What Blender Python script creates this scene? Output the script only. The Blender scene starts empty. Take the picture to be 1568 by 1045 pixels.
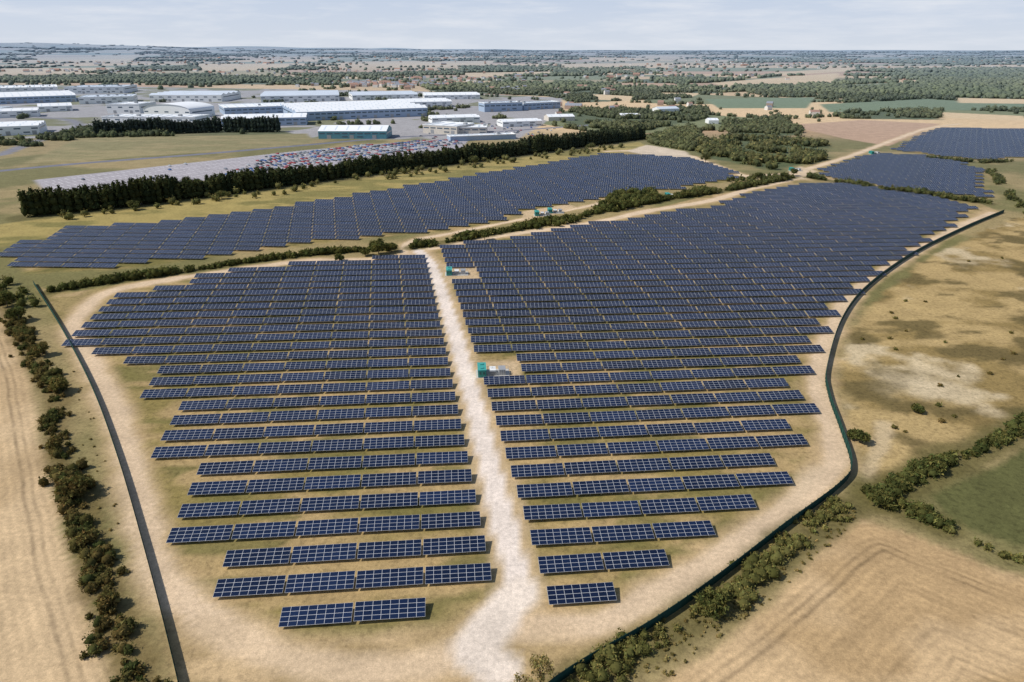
import bpy, math, numpy as np, time
T0=time.time()
R=np.random.RandomState(7)
# ------------------------------------------------------------------ survey conversion
# layout coordinates of the oblique aerial survey -> metres on the level site datum
PITCH=math.radians(23.13); H=100.0; FL=1045.3
def site(u,v):
    a=(u-784.0)/FL; b=(v-522.5)/FL
    t=H/(math.sin(PITCH)+b*math.cos(PITCH))
    return (a*t,(math.cos(PITCH)-b*math.sin(PITCH))*t)
def S(l): return np.array([site(*p) for p in l])
def s2l(c):
    c=np.array(c,float)/255.0
    return np.where(c<=0.04045,c/12.92,((c+0.055)/1.055)**2.4)
KA=np.array([.85,.85,.92])
def C(r,g,b): return s2l((r,g,b))*KA
def sm(a,b,x):
    t=np.clip((x-a)/(b-a),0,1); return t*t*(3-2*t)
# ------------------------------------------------------------------ numpy noise
def hsh(i,j,s):
    n=(i.astype(np.int64)*374761393+j.astype(np.int64)*668265263+s*1442695041)&0x7fffffff
    n=((n^(n>>13))*1274126177)&0x7fffffff
    n=((n^(n>>16))*668265263)&0x7fffffff
    return ((n^(n>>15))&0xffffff)/float(0xffffff)
def vn(x,y,s):
    x=np.asarray(x,float);y=np.asarray(y,float)
    i=np.floor(x);j=np.floor(y);fx=x-i;fy=y-j
    fx=fx*fx*(3-2*fx);fy=fy*fy*(3-2*fy)
    i=i.astype(np.int64);j=j.astype(np.int64)
    return (hsh(i,j,s)*(1-fx)+hsh(i+1,j,s)*fx)*(1-fy)+(hsh(i,j+1,s)*(1-fx)+hsh(i+1,j+1,s)*fx)*fy
def fbm(x,y,s,o=4):
    v=0;a=.5;t=0
    for k in range(o):
        v=v+a*vn(np.asarray(x)*2**k+k*17.3,np.asarray(y)*2**k-k*9.1,s+k);t+=a;a*=.55
    return v/t
def hgt(x,y):
    d=np.hypot(x,y)
    h=sm(3000,9000,d)*(fbm(x/2600.,y/2600.,5,3)-.35)*60
    left=sm(3000,-9000,x)
    h=h+sm(9000,19000,d)*fbm(x/5200.,y/5200.,9,3)*(70+170*left)
    return np.maximum(h,0)
def polyline_d(x,y,P,marg=60):
    P=np.asarray(P);out=np.full(x.shape,1e4)
    m=(x>P[:,0].min()-marg)&(x<P[:,0].max()+marg)&(y>P[:,1].min()-marg)&(y<P[:,1].max()+marg)
    px=x[m];py=y[m];o=np.full(px.shape,1e4)
    for a,b in zip(P[:-1],P[1:]):
        d=b-a;L=(d@d)+1e-9
        t=np.clip(((px-a[0])*d[0]+(py-a[1])*d[1])/L,0,1)
        o=np.minimum(o,np.hypot(px-a[0]-t*d[0],py-a[1]-t*d[1]))
    out[m]=o;return out
def poly_sd(x,y,P,marg=60):
    P=np.asarray(P);Q=np.vstack([P,P[:1]])
    out=np.full(x.shape,1e4)
    m=(x>P[:,0].min()-marg)&(x<P[:,0].max()+marg)&(y>P[:,1].min()-marg)&(y<P[:,1].max()+marg)
    px=x[m];py=y[m];o=np.full(px.shape,1e4);ins=np.zeros(px.shape,bool)
    for a,b in zip(Q[:-1],Q[1:]):
        d=b-a;L=(d@d)+1e-9
        t=np.clip(((px-a[0])*d[0]+(py-a[1])*d[1])/L,0,1)
        o=np.minimum(o,np.hypot(px-a[0]-t*d[0],py-a[1]-t*d[1]))
        c=(a[1]>py)!=(b[1]>py)
        if abs(d[1])>1e-9: ins^=c&(px<d[0]*(py-a[1])/d[1]+a[0])
    out[m]=np.where(ins,-o,o);return out
def catmull(P,n=8):
    P=np.asarray(P);E=np.vstack([2*P[0]-P[1],P,2*P[-1]-P[-2]]);o=[]
    for i in range(1,len(E)-2):
        for k in range(n):
            t=k/n;a,b,c,d=E[i-1],E[i],E[i+1],E[i+2]
            o.append(.5*((2*b)+(c-a)*t+(2*a-5*b+4*c-d)*t*t+(3*b-a-3*c+d)*t**3))
    o.append(P[-1]);return np.array(o)
def parcels(x,y,k,s):
    # Voronoi field parcels
    ca,sa=math.cos(.25),math.sin(.25)
    wx=((x*ca+y*sa)/360+.35*vn(x/400/k,y/400/k,77))/k;wy=((-x*sa+y*ca)/280+.35*vn(x/400/k,y/400/k,78))/k
    i=np.floor(wx).astype(np.int64);j=np.floor(wy).astype(np.int64)
    f1=np.full(x.shape,9.);f2=np.full(x.shape,9.);h=np.zeros(x.shape);h2=np.zeros(x.shape)
    for a in(-1,0,1):
        for b in(-1,0,1):
            ci=i+a;cj=j+b
            cx=ci+.15+.7*hsh(ci,cj,1+s);cy=cj+.15+.7*hsh(ci,cj,2+s)
            d=np.hypot(wx-cx,wy-cy);n=d<f1
            f2=np.where(n,f1,np.minimum(f2,d));h=np.where(n,hsh(ci,cj,3+s),h);h2=np.where(n,hsh(ci,cj,4+s),h2)
            f1=np.where(n,d,f1)
    return h,h2,(f2-f1)*155*k
def field_info(x,y):
    a=parcels(x,y,1.,0);b=parcels(x,y,2.4,50)
    f=np.hypot(x,y)>3300
    return tuple(np.where(f,q,p) for p,q in zip(a,b))
# ------------------------------------------------------------------ helpers
scene=bpy.context.scene
def link(o): scene.collection.objects.link(o);return o
def np_mesh(name,V,F,mats=(),mi=None,cols=None,floats=None,smooth=False,parent=None):
    V=np.ascontiguousarray(V,dtype=np.float32);F=np.ascontiguousarray(F,dtype=np.int32)
    me=bpy.data.meshes.new(name);k=F.shape[1]
    me.vertices.add(len(V));me.vertices.foreach_set('co',V.ravel())
    me.loops.add(F.size);me.loops.foreach_set('vertex_index',F.ravel())
    me.polygons.add(len(F));me.polygons.foreach_set('loop_start',np.arange(0,F.size,k,dtype=np.int32))
    if mi is not None: me.polygons.foreach_set('material_index',np.asarray(mi,dtype=np.int32))
    me.update(calc_edges=True)
    for m in mats: me.materials.append(m)
    if cols is not None:
        a=me.attributes.new('Col','FLOAT_COLOR','POINT')
        c=np.ones((len(V),4),np.float32);c[:,:3]=cols;a.data.foreach_set('color',c.ravel())
    for n,f in (floats or {}).items():
        a=me.attributes.new(n,'FLOAT','POINT');a.data.foreach_set('value',np.asarray(f,dtype=np.float32))
    if smooth: me.polygons.foreach_set('use_smooth',np.ones(len(F),bool))
    o=bpy.data.objects.new(name,me);link(o)
    if parent: o.parent=parent
    return o
def newmat(name):
    m=bpy.data.materials.new(name);m.use_nodes=True;nt=m.node_tree;b=nt.nodes['Principled BSDF'];return m,nt,b
def N(nt,t,**k):
    n=nt.nodes.new(t)
    for a,v in k.items(): setattr(n,a,v)
    return n
def plain(name,col,rough=.7,metal=0,var=.25,scale=.6,spec=.3):
    m,nt,b=newmat(name)
    tc=N(nt,'ShaderNodeNewGeometry');no=N(nt,'ShaderNodeTexNoise');no.inputs['Scale'].default_value=scale;no.inputs['Detail'].default_value=5
    nt.links.new(tc.outputs['Position'],no.inputs['Vector'])
    mr=N(nt,'ShaderNodeMapRange');mr.inputs['To Min'].default_value=1-var;mr.inputs['To Max'].default_value=1+var
    nt.links.new(no.outputs['Fac'],mr.inputs['Value'])
    vm=N(nt,'ShaderNodeVectorMath',operation='SCALE');vm.inputs[0].default_value=tuple(col)
    nt.links.new(mr.outputs[0],vm.inputs['Scale']);nt.links.new(vm.outputs[0],b.inputs['Base Color'])
    b.inputs['Roughness'].default_value=rough;b.inputs['Metallic'].default_value=metal;b.inputs['Specular IOR Level'].default_value=spec
    return m
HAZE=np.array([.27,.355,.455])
def haze(col,d):  # aerial haze painted into the surface colour, stronger with distance from the origin
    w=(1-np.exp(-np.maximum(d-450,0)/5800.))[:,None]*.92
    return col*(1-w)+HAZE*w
class MB:
    def __init__(s): s.v=[];s.f=[];s.m=[]
    def quad(s,a,b,c,d,m=0):
        n=len(s.v);s.v+=[a,b,c,d];s.f.append((n,n+1,n+2,n+3));s.m.append(m)
    def poly(s,pts,m=0):
        n=len(s.v);s.v+=list(pts);s.f.append(tuple(range(n,n+len(pts))));s.m.append(m)
    def box(s,x0,x1,y0,y1,z0,z1,m=0,top=None):
        n=len(s.v);s.v+=[(x0,y0,z0),(x1,y0,z0),(x1,y1,z0),(x0,y1,z0),(x0,y0,z1),(x1,y0,z1),(x1,y1,z1),(x0,y1,z1)]
        for k,q in enumerate([(0,1,5,4),(1,2,6,5),(2,3,7,6),(3,0,4,7),(4,5,6,7)]):
            s.f.append(tuple(n+i for i in q));s.m.append(m if (k<4 or top is None) else top)
    def mesh(s,name,mats):
        me=bpy.data.meshes.new(name);me.from_pydata(s.v,[],s.f)
        for m in mats: me.materials.append(m)
        me.polygons.foreach_set('material_index',s.m);me.update();return me
    def obj(s,name,mats,loc=(0,0,0),rz=0):
        o=bpy.data.objects.new(name,s.mesh(name,mats));o.location=loc;o.rotation_euler=(0,0,rz);link(o);return o
# ------------------------------------------------------------------ layout polygons
LBLK=S([(430,985),(668,965),(668,920),(775,900),(740,800),(712,680),(685,540),(660,400),(600,398),(460,402),(362,412),(308,422),(247,433),(180,442),(145,485),(125,510),(165,545),(200,607),(222,700),(250,838),(330,925)])
RBLK=S([(832,945),(950,935),(1100,835),(1215,755),(1235,690),(1255,635),(1205,590),(1242,567),(1225,545),(1260,530),(1268,490),(1285,465),(1322,430),(1350,415),(1400,380),(1455,345),(1492,322),(1410,295),(1300,282),(1235,282),(1150,299),(1100,317),(985,333),(860,353),(780,366),(672,382),(700,460),(722,530),(748,605),(770,690),(795,765)])
UBLK=S([(10,388),(60,368),(110,350),(250,341),(400,324),(490,309),(640,285),(800,258),(930,236),(1050,243),(1125,266),(1130,274),(1040,290),(920,305),(872,311),(800,324),(770,338),(700,352),(560,364),(390,384),(200,410),(45,417)])
CBLK=S([(1248,263),(1340,236),(1420,240),(1508,260),(1500,280),(1515,306),(1400,294),(1300,278)])
DBLK=S([(1372,230),(1420,203),(1440,197),(1568,199),(1660,203),(1660,243),(1568,241),(1500,246),(1420,238)])
BLKS=[LBLK,RBLK,UBLK,CBLK,DBLK]
SITE=S([(55,440),(100,500),(140,590),(185,700),(228,850),(278,1050),(300,1250),(700,1300),(855,1050),(1000,960),(1100,890),(1200,810),(1290,745),(1303,715),(1265,600),(1268,560),(1290,490),(1330,440),(1400,390),(1480,350),(1535,326),(1490,308),(1300,272),(1215,268),(1000,320),(800,355),(640,378),(560,392),(250,425),(110,448)])
LFENCE=catmull(S([(52,436),(95,505),(140,592),(180,700),(222,845),(262,1000),(290,1130),(300,1250)]),6)
RFENCE=catmull(S([(700,1190),(850,1050),(1000,960),(1100,890),(1200,812),(1285,748),(1303,715),(1287,660),(1268,605),(1266,565),(1290,490),(1330,440),(1400,390),(1480,350),(1537,326)]),6)
ROAD=catmull(S([(640,384),(662,410),(690,490),(716,580),(742,680),(768,790),(792,880),(800,905)]),8)
SPUR=catmull(S([(800,900),(768,935),(738,965),(722,1000),(760,1030)]),6)
TR_L=catmull(S([(640,388),(560,398),(460,401),(330,418),(250,430),(165,448),(125,480),(112,505),(140,560),(180,640),(212,760),(240,870),(310,945),(420,1005),(560,1030),(690,1005),(760,950)]),8)
TR_R=catmull(S([(800,960),(880,962),(960,938),(1060,880),(1150,820),(1240,755),(1280,705),(1272,655),(1252,600),(1254,565),(1275,500),(1318,440),(1385,395),(1455,355),(1520,326)]),8)
TR_T=catmull(S([(640,384),(760,362),(900,343),(1000,322),(1090,307),(1150,289),(1215,274),(1228,262),(1300,240),(1370,214),(1420,197),(1470,190)]),8)
TR_U=catmull(S([(620,388),(628,370),(700,356),(800,336),(900,316),(930,306)]),6)
TR_U2=S([(930,232),(1000,230),(1060,240),(1140,270),(1180,268),(1225,266)])
HEDGE_L=catmull(S([(-30,420),(20,488),(55,560),(88,600),(85,650),(90,700),(118,760),(128,810),(145,865),(168,935),(195,1010),(225,1110)]),6)
HEDGE_M1=S([(78,447),(180,431),(260,420),(380,402),(470,391),(560,384),(600,382)])
HEDGE_M2=S([(632,380),(700,368),(800,350),(900,330),(960,316),(1040,303),(1120,291),(1215,272)])
HEDGE_R=catmull(S([(800,1120),(885,1050),(960,1000),(1040,955),(1100,925),(1180,858),(1240,806),(1295,775)]),5)
HEDGE_R2=S([(1325,755),(1400,788),(1440,806)])
HEDGE_R3=S([(1338,765),(1385,742),(1425,716),(1500,690),(1568,652),(1680,598)])
HEDGE_T=S([(1240,272),(1300,282),(1350,291),(1420,300),(1512,312)])
BELT1=S([(40,333),(200,317),(400,290),(600,263),(720,248),(850,231),(985,213)])
BELT2=S([(147,209),(250,206),(336,203)]);BELT2b=S([(345,203),(428,203)])
LF=S([(-900,300),(-160,380),(0,470),(45,580),(70,700),(105,850),(145,960),(185,1060),(215,1200),(-600,1600),(-1500,700)])
BRF=S([(1320,795),(1420,830),(1568,885),(1700,930),(1900,1300),(800,1500),(930,1130),(1010,1050),(1150,950),(1250,850)])
BRFE=catmull(S([(800,1400),(930,1130),(1010,1050),(1150,950),(1250,865),(1330,815),(1430,850),(1568,900),(1750,950)]),8)
DGF=S([(1425,757),(1500,725),(1568,686),(1750,600),(1900,760),(1568,836),(1500,818),(1450,795)])
PAST=S([(1305,500),(1350,448),(1420,395),(1550,335),(1750,330),(1800,560),(1568,640),(1420,705),(1330,745),(1320,700),(1290,640),(1285,560)])
PLOW=S([(1205,192),(1320,184),(1440,190),(1360,224),(1290,212)])
NGR=S([(-100,360),(60,335),(400,295),(720,252),(980,218),(1000,228),(930,236),(640,285),(490,309),(250,341),(60,366),(-60,390)])
GR2=S([(40,250),(120,212),(330,208),(470,205),(480,218),(440,224),(130,246)])
LOT=S([(52,276),(470,230),(640,216),(720,212),(705,230),(640,244),(440,262),(250,284),(130,294),(70,294)])
IND=S([(-350,215),(-350,132),(0,130),(640,140),(860,150),(860,172),(790,215),(640,215),(480,212),(430,200),(140,196),(60,212)])
ROADN=catmull(S([(-120,275),(0,262),(130,250),(300,237),(450,224),(600,211),(700,206),(860,195),(980,186)]),6)
ROADN2=catmull(S([(0,238),(60,215),(120,200),(110,185),(60,180)]),6)
GREENF=[S([(1080,152),(1250,149),(1235,166),(1100,166)]),S([(1255,160),(1420,152),(1568,160),(1568,168),(1400,170),(1270,172)])]
TANF=[S([(1090,127),(1285,112),(1275,130),(1110,134)]),S([(900,144),(975,148),(965,155),(915,153)]),S([(300,101),(450,97),(440,107),(310,110)]),S([(40,91),(220,89),(200,97),(90,98)]),S([(1440,172),(1568,178),(1568,185),(1450,181)]),S([(560,96),(760,94),(740,102),(580,104)]),S([(1460,150),(1640,154),(1640,160),(1470,158)]),S([(1010,142),(1075,143),(1060,148),(1015,147)]),S([(1180,112),(1300,104),(1310,109),(1190,116)]),S([(0,106),(180,104),(170,111),(0,114)]),S([(860,99),(1010,96),(1020,101),(870,105)]),S([(700,112),(850,110),(840,116),(720,118)])]
WOODP=[S([(1050,222),(1120,212),(1180,215),(1265,222),(1262,246),(1190,262),(1130,250),(1085,244)]),S([(1290,182),(1290,140),(1450,122),(1568,120),(1568,172),(1440,168),(1440,184)]),
       S([(1100,188),(1200,180),(1230,205),(1180,212),(1120,206)]),S([(860,170),(1080,165),(1090,180),(990,200),(870,195)]),S([(640,130),(880,127),(1060,139),(1060,150),(880,158),(840,148),(660,140)]),
       S([(-100,122),(250,116),(520,122),(520,131),(250,128),(-100,127)]),S([(985,212),(1060,196),(1075,215),(1060,232),(1000,222)])]
PAD1=S([(728,553),(796,553),(797,580),(736,582)]);PAD2=S([(678,405),(732,405),(735,432),(684,434)])
# ------------------------------------------------------------------ GROUND
def axis(lo,hi,st,g,far_lo,far_hi):
    a=list(np.arange(lo,hi,st));x=a[-1];s=st
    while x<far_hi: s=max(st,min(s*(1+g),600));x+=s;a.append(x)
    x=a[0];s=st;b=[]
    while x>far_lo: s=min(s*(1+g),600);x-=s;b.append(x)
    return np.array(b[::-1]+a)
xs=axis(-300,420,1.7,.017,-42000,42000)
ys=list(np.arange(60,520,1.7));y=ys[-1]
while y<45000: y+=max(1.7,.0066*(y-260));ys.append(y)
y=60;s=3;b=[]
while y>-4000: y-=s;s*=1.2;b.append(y)
ys=np.array(b[::-1]+ys)
gx,gy=np.meshgrid(xs,ys);gx=gx.ravel();gy=gy.ravel()
dd=np.hypot(gx,gy)
n1=fbm(gx/60,gy/60,11,4);n2=fbm(gx/9,gy/9,21,3);n3=fbm(gx/220,gy/220,31,3)
def lerp(c,k,w): return c*(1-w[:,None])+np.asarray(k)*w[:,None]
col=np.zeros((len(gx),3))+C(164,144,100)
col=lerp(col,C(132,124,78),sm(.42,.62,n1))
h,h2,ed=field_info(gx,gy)
fc=np.where((h<.26)[:,None],C(94,102,66),np.where((h<.62)[:,None],C(218,188,140),np.where((h<.76)[:,None],C(128,132,86),np.where((h<.88)[:,None],C(168,152,104),C(200,164,124)))))
fc=fc*(.85+.3*h2)[:,None]
w=sm(640,900,gy);w=np.maximum(w,sm(520,700,np.abs(gx)))
col=col*(1-w[:,None])+fc*w[:,None]
def edge(sd,soft=1.5,amp=3): return sm(soft,-soft,sd+(n2-.5)*amp)
def fill(P,c,soft=1.5,amp=3,marg=60):
    global col
    w_=edge(poly_sd(gx,gy,P,marg),soft,amp);col=lerp(col,c,w_);return w_
midz=sm(1000,800,gy)*sm(-40,20,gy)
midc=C(162,144,98)*(1-sm(.4,.6,n1)[:,None])+C(126,120,74)*sm(.4,.6,n1)[:,None]
mw_=(midz*sm(900,700,np.abs(gx)))[:,None]
col=col*(1-mw_)+midc*mw_
for P in WOODP: fill(P,C(92,100,62),8,20,200)
for P in GREENF: fill(P,C(122,136,98),4,4,200)
for P in TANF: fill(P,C(222,195,148),4,4,200)
w_=fill(IND,C(172,168,162),4,6,200)
col=lerp(col,C(130,128,88),w_*sm(.55,.62,fbm(gx/70,gy/70,91,3)))
fill(NGR,C(172,154,92),3,6)
w_=edge(poly_sd(gx,gy,NGR),3,6);col=lerp(col,C(134,126,72),w_*sm(.47,.62,fbm(gx/40,gy/15,71,4))*.9)
w_=fill(GR2,C(160,146,100),3,5);col=lerp(col,C(138,132,86),w_*sm(.4,.6,fbm(gx/50,gy/12,72,4))*.7)
fill(PLOW,C(192,160,128),2,3)
fill(LOT,C(176,170,168),1,.5)
col=lerp(col,C(124,124,130),sm(6.5,5,polyline_d(gx,gy,ROADN)))
col=lerp(col,C(136,134,136),sm(8,6.5,polyline_d(gx,gy,ROADN2)))
# pasture
w_=edge(poly_sd(gx,gy,PAST,80),2,8)
pn=fbm(gx/30,gy/22,41,5)
pc=C(188,162,108)*(1-sm(.42,.56,pn)[:,None])+C(152,130,80)*sm(.42,.56,pn)[:,None]
pc=lerp(pc,C(112,98,60),sm(.51,.60,fbm(gx/16,gy/9,43,5)*.6+pn*.4)*.9)
pc=lerp(pc,C(208,188,146),sm(.6,.72,fbm(gx/34+9,gy/28,45,5)))
pc=lerp(pc,C(212,194,156),sm(16,0,np.hypot(gx-site(1400,590)[0],(gy-site(1400,590)[1]))+(n2-.5)*10)*.6)
pt=sm(3,1,polyline_d(gx,gy,catmull(S([(1355,650),(1345,690),(1320,735)]),5))+(n2-.5)*2)
pc=lerp(pc,C(206,184,142),pt*.8)
col=col*(1-w_[:,None])+pc*w_[:,None]
# fields
sdl=poly_sd(gx,gy,LF,200);w_l=edge(sdl,1.2,3);col=lerp(col,C(210,182,138),w_l)
sdb=poly_sd(gx,gy,BRF,200);w_b=edge(sdb,1.2,3);col=lerp(col,C(206,176,130),w_b)
col=lerp(col,C(182,152,106),w_b*sm(.48,.6,fbm(gx/45,gy/30,46,4))*.8)
col=lerp(col,C(184,156,112),w_l*sm(.5,.62,fbm(gx/35,gy/60,47,4))*.6)
sdd=poly_sd(gx,gy,DGF,100);w_d=edge(sdd,1.0,2);col=lerp(col,C(100,100,58),w_d)
# inside the solar site
w_s=edge(poly_sd(gx,gy,SITE,40),1.2,1.5);col=lerp(col,C(186,160,114),w_s)
col=lerp(col,C(156,138,88),w_s*sm(.40,.54,fbm(gx/20,gy/20,12,5))*.85)
col=lerp(col,C(132,120,70),w_s*sm(.53,.64,fbm(gx/9,gy/9,14,4))*.7)
for P in BLKS:
    sd=poly_sd(gx,gy,P,40);w_=sm(5,-2,sd+(n2-.5)*8)
    gn=sm(.40,.60,fbm(gx/24,gy/12,51,4))[:,None]
    g=C(146,130,76)*(1-gn)+C(182,156,106)*gn
    g=lerp(g,C(118,112,62),sm(.50,.62,fbm(gx/14+4,gy/6,57,4))*.8)
    col=col*(1-w_[:,None])+g*w_[:,None]
wtr=np.zeros(len(gx))
def track(P,c,wd,soft=1.6,amp=2.5,k=1.0):
    global col,wtr
    d=polyline_d(gx,gy,P,30)+(n2-.5)*amp
    w_=sm(wd/2+soft,wd/2-soft*.4,d)*k;col=lerp(col,c,w_);wtr=np.maximum(wtr,w_)
for P,wd in((TR_L,8),(TR_R,8),(TR_T,8),(TR_U,4.5),(TR_U2,9)): track(P,C(202,173,128),wd+1,3,5,.65)
for P,wd in((TR_L,4.5),(TR_R,4.5),(TR_T,6),(TR_U,3),(TR_U2,6)): track(P,C(224,199,162),wd,1.4,2.2,.95)
AP=S([(300,950),(430,985),(690,960),(770,910),(830,950),(900,970),(860,1040),(800,1200),(400,1150),(280,1030)])
w_a=edge(poly_sd(gx,gy,AP),3,6);col=lerp(col,C(202,174,128),w_a)
col=lerp(col,C(170,146,100),w_a*sm(.42,.56,fbm(gx/9,gy/7,58,5))*.8)
track(TR_L,C(218,192,154),5,2.5,4,.8);track(TR_R,C(216,190,152),4.5,2.5,4,.8)
ctr=S([(1235,715),(1262,705),(1262,725),(1228,765),(1205,770)]);fill(ctr,C(214,190,152),3,5)
track(ROAD,C(202,176,134),10,2,3,.85)
track(ROAD,C(234,219,198),5.0,.8,1.0,1);track(SPUR,C(232,216,192),6,2,4,1)
fill(S([(712,995),(740,960),(775,940),(785,955),(760,1000),(792,1020),(760,1040),(730,1025)]),C(232,216,192),2,4)
for P in(PAD1,PAD2,S([(800,339),(800,324),(870,313),(885,318)])): fill(P,C(206,180,138),.8,1)
fill(S([(1190,275),(1225,255),(1250,262),(1240,275)]),C(214,190,152),3,5)
fill(S([(960,232),(990,222),(1050,232),(1060,244),(1000,240)]),C(216,198,168),3,5)
dhl=polyline_d(gx,gy,HEDGE_L,40)
col=lerp(col,C(118,102,62),sm(5,2,dhl+(n2-.5)*5)*.8)
for P,wd in((HEDGE_M1,4),(HEDGE_M2,5),(HEDGE_R,5),(HEDGE_R2,5),(HEDGE_R3,6),(HEDGE_T,6),(BELT1,12)):
    col=lerp(col,C(108,100,58),sm(wd+2,wd-2,polyline_d(gx,gy,P,40)+(n2-.5)*5)*.85)
col=col*(.9+.2*n3)[:,None]
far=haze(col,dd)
gz=hgt(gx,gy)
dbe=polyline_d(gx,gy,BRFE,300)
fs=np.where(sdb<sdl,np.minimum(dbe,400),-sdl);fw=np.clip(np.maximum(w_l,w_b),0,1)*(1-w_s)
gw=np.clip(1-wtr*.9-fw*.7,0,1)
nx,ny=len(xs),len(ys)
idx=np.arange(nx*ny).reshape(ny,nx)
F=np.stack([idx[:-1,:-1].ravel(),idx[:-1,1:].ravel(),idx[1:,1:].ravel(),idx[1:,:-1].ravel()],1)
gm,nt,b=newmat('ground_soil')
at=N(nt,'ShaderNodeAttribute',attribute_name='Col');geo=N(nt,'ShaderNodeNewGeometry')
def noise(sc,det=5,rough=.6,vec=None):
    n=N(nt,'ShaderNodeTexNoise');n.inputs['Scale'].default_value=sc;n.inputs['Detail'].default_value=det;n.inputs['Roughness'].default_value=rough
    nt.links.new(vec or geo.outputs['Position'],n.inputs['Vector']);return n.outputs['Fac']
def mrange(i,a,b_,c,d):
    m=N(nt,'ShaderNodeMapRange');nt.links.new(i,m.inputs['Value'])
    for k,v in zip(('From Min','From Max','To Min','To Max'),(a,b_,c,d)):
        if isinstance(v,(int,float)): m.inputs[k].default_value=v
        else: nt.links.new(v,m.inputs[k])
    return m.outputs[0]
def mth(op,a,b_=None,c=None):
    m=N(nt,'ShaderNodeMath',operation=op)
    for k,v in enumerate((a,b_,c)):
        if v is None: continue
        if isinstance(v,(int,float)): m.inputs[k].default_value=v
        else: nt.links.new(v,m.inputs[k])
    return m.outputs[0]
f=mth('MULTIPLY',mrange(noise(.09,6),.3,.7,.86,1.14),mrange(noise(.9,6,.7),.3,.7,.78,1.22))
f=mth('MULTIPLY',f,mrange(noise(4,3,.7),.3,.7,.84,1.16))
gwn=N(nt,'ShaderNodeAttribute',attribute_name='gw').outputs['Fac']
tuft=mth('MULTIPLY',mth('MULTIPLY',mrange(noise(.55,7,.75),.5,.62,0,1),gwn),-.30)
f=mth('MULTIPLY',f,mth('ADD',tuft,1.0))
fsn=N(nt,'ShaderNodeAttribute',attribute_name='fs').outputs['Fac'];fwn=N(nt,'ShaderNodeAttribute',attribute_name='fw').outputs['Fac']
wob=mth('ADD',fsn,mth('MULTIPLY',noise(.05,2),2.0))
st=mth('SINE',mth('MULTIPLY',wob,3.4));st2=mth('SINE',mth('MULTIPLY',wob,.74));st3=mth('SINE',mth('MULTIPLY',wob,1.53))
tr=mth('ABSOLUTE',mth('SUBTRACT',mth('ABSOLUTE',mth('SUBTRACT',mth('MODULO',mth('ADD',wob,6),24),12)),1.0))
trw=mrange(tr,.15,.6,-.17,0)
sf=mth('ADD',mth('ADD',mth('ADD',mth('MULTIPLY',st,.06),mth('MULTIPLY',st3,.05)),mth('MULTIPLY',st2,.05)),trw)
sf=mth('ADD',mth('MULTIPLY',mth('MULTIPLY',sf,fwn),mrange(noise(.12,4),.3,.7,.2,1.4)),1)
f=mth('MULTIPLY',f,sf)
vm=N(nt,'ShaderNodeVectorMath',operation='SCALE');nt.links.new(at.outputs['Color'],vm.inputs[0]);nt.links.new(f,vm.inputs['Scale'])
nt.links.new(vm.outputs[0],b.inputs['Base Color']);b.inputs['Roughness'].default_value=.95;b.inputs['Specular IOR Level'].default_value=.1
bp=N(nt,'ShaderNodeBump');bp.inputs['Strength'].default_value=.4;bp.inputs['Distance'].default_value=.25
nt.links.new(noise(1.6,6,.7),bp.inputs['Height']);nt.links.new(bp.outputs[0],b.inputs['Normal'])
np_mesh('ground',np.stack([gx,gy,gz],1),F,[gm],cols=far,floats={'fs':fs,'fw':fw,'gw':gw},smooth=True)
# ------------------------------------------------------------------ SOLAR TABLES
TW,SL,TILT=13.4,4.15,math.radians(12)
def table_mesh():
    q=[];m=[]
    def P(x,s,n): return (x,(s)*math.cos(TILT)-n*math.sin(TILT),1.3+s*math.sin(TILT)+n*math.cos(TILT))
    a,b_=-TW/2,TW/2;s0,s1=-SL/2,SL/2
    def slab(x0,x1,t0,t1,n0,n1,mt):
        c=[P(x0,t0,n0),P(x1,t0,n0),P(x1,t1,n0),P(x0,t1,n0),P(x0,t0,n1),P(x1,t0,n1),P(x1,t1,n1),P(x0,t1,n1)]
        for f_ in[(3,2,1,0),(0,1,5,4),(1,2,6,5),(2,3,7,6),(3,0,4,7),(4,5,6,7)]: q.append([c[i] for i in f_]);m.append(mt)
    slab(a,b_,s0,s1,-.05,0,1)
    mw,mh,g=TW/8,SL/4,.040
    for i in range(8):
        for j in range(4):
            x0=a+i*mw+g;x1=a+(i+1)*mw-g;t0=s0+j*mh+g;t1=s0+(j+1)*mh-g
            q.append([P(x0,t0,.012),P(x1,t0,.012),P(x1,t1,.012),P(x0,t1,.012)]);m.append(0)
    for i in range(5):
        x=a+1.2+i*(TW-2.4)/4
        for s in(-1.3,1.3):
            top=P(x,s,-.05);y0=top[1];r=.06
            c=[(x-r,y0-r),(x+r,y0-r),(x+r,y0+r),(x-r,y0+r)]
            for k in range(4):
                u,v=c[k],c[(k+1)%4];q.append([(u[0],u[1],-.1),(v[0],v[1],-.1),(v[0],v[1],top[2]),(u[0],u[1],top[2])]);m.append(1)
    return np.array(q),np.array(m)
TQ,TM=table_mesh()
gm2,nt,b=newmat('photovoltaic_glass')
at=N(nt,'ShaderNodeAttribute',attribute_name='Col');nt.links.new(at.outputs['Color'],b.inputs['Base Color'])
b.inputs['Roughness'].default_value=.12;b.inputs['Specular IOR Level'].default_value=.38
alu=plain('anodised_aluminium',(.60,.61,.62),.45,.2,.08)
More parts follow.
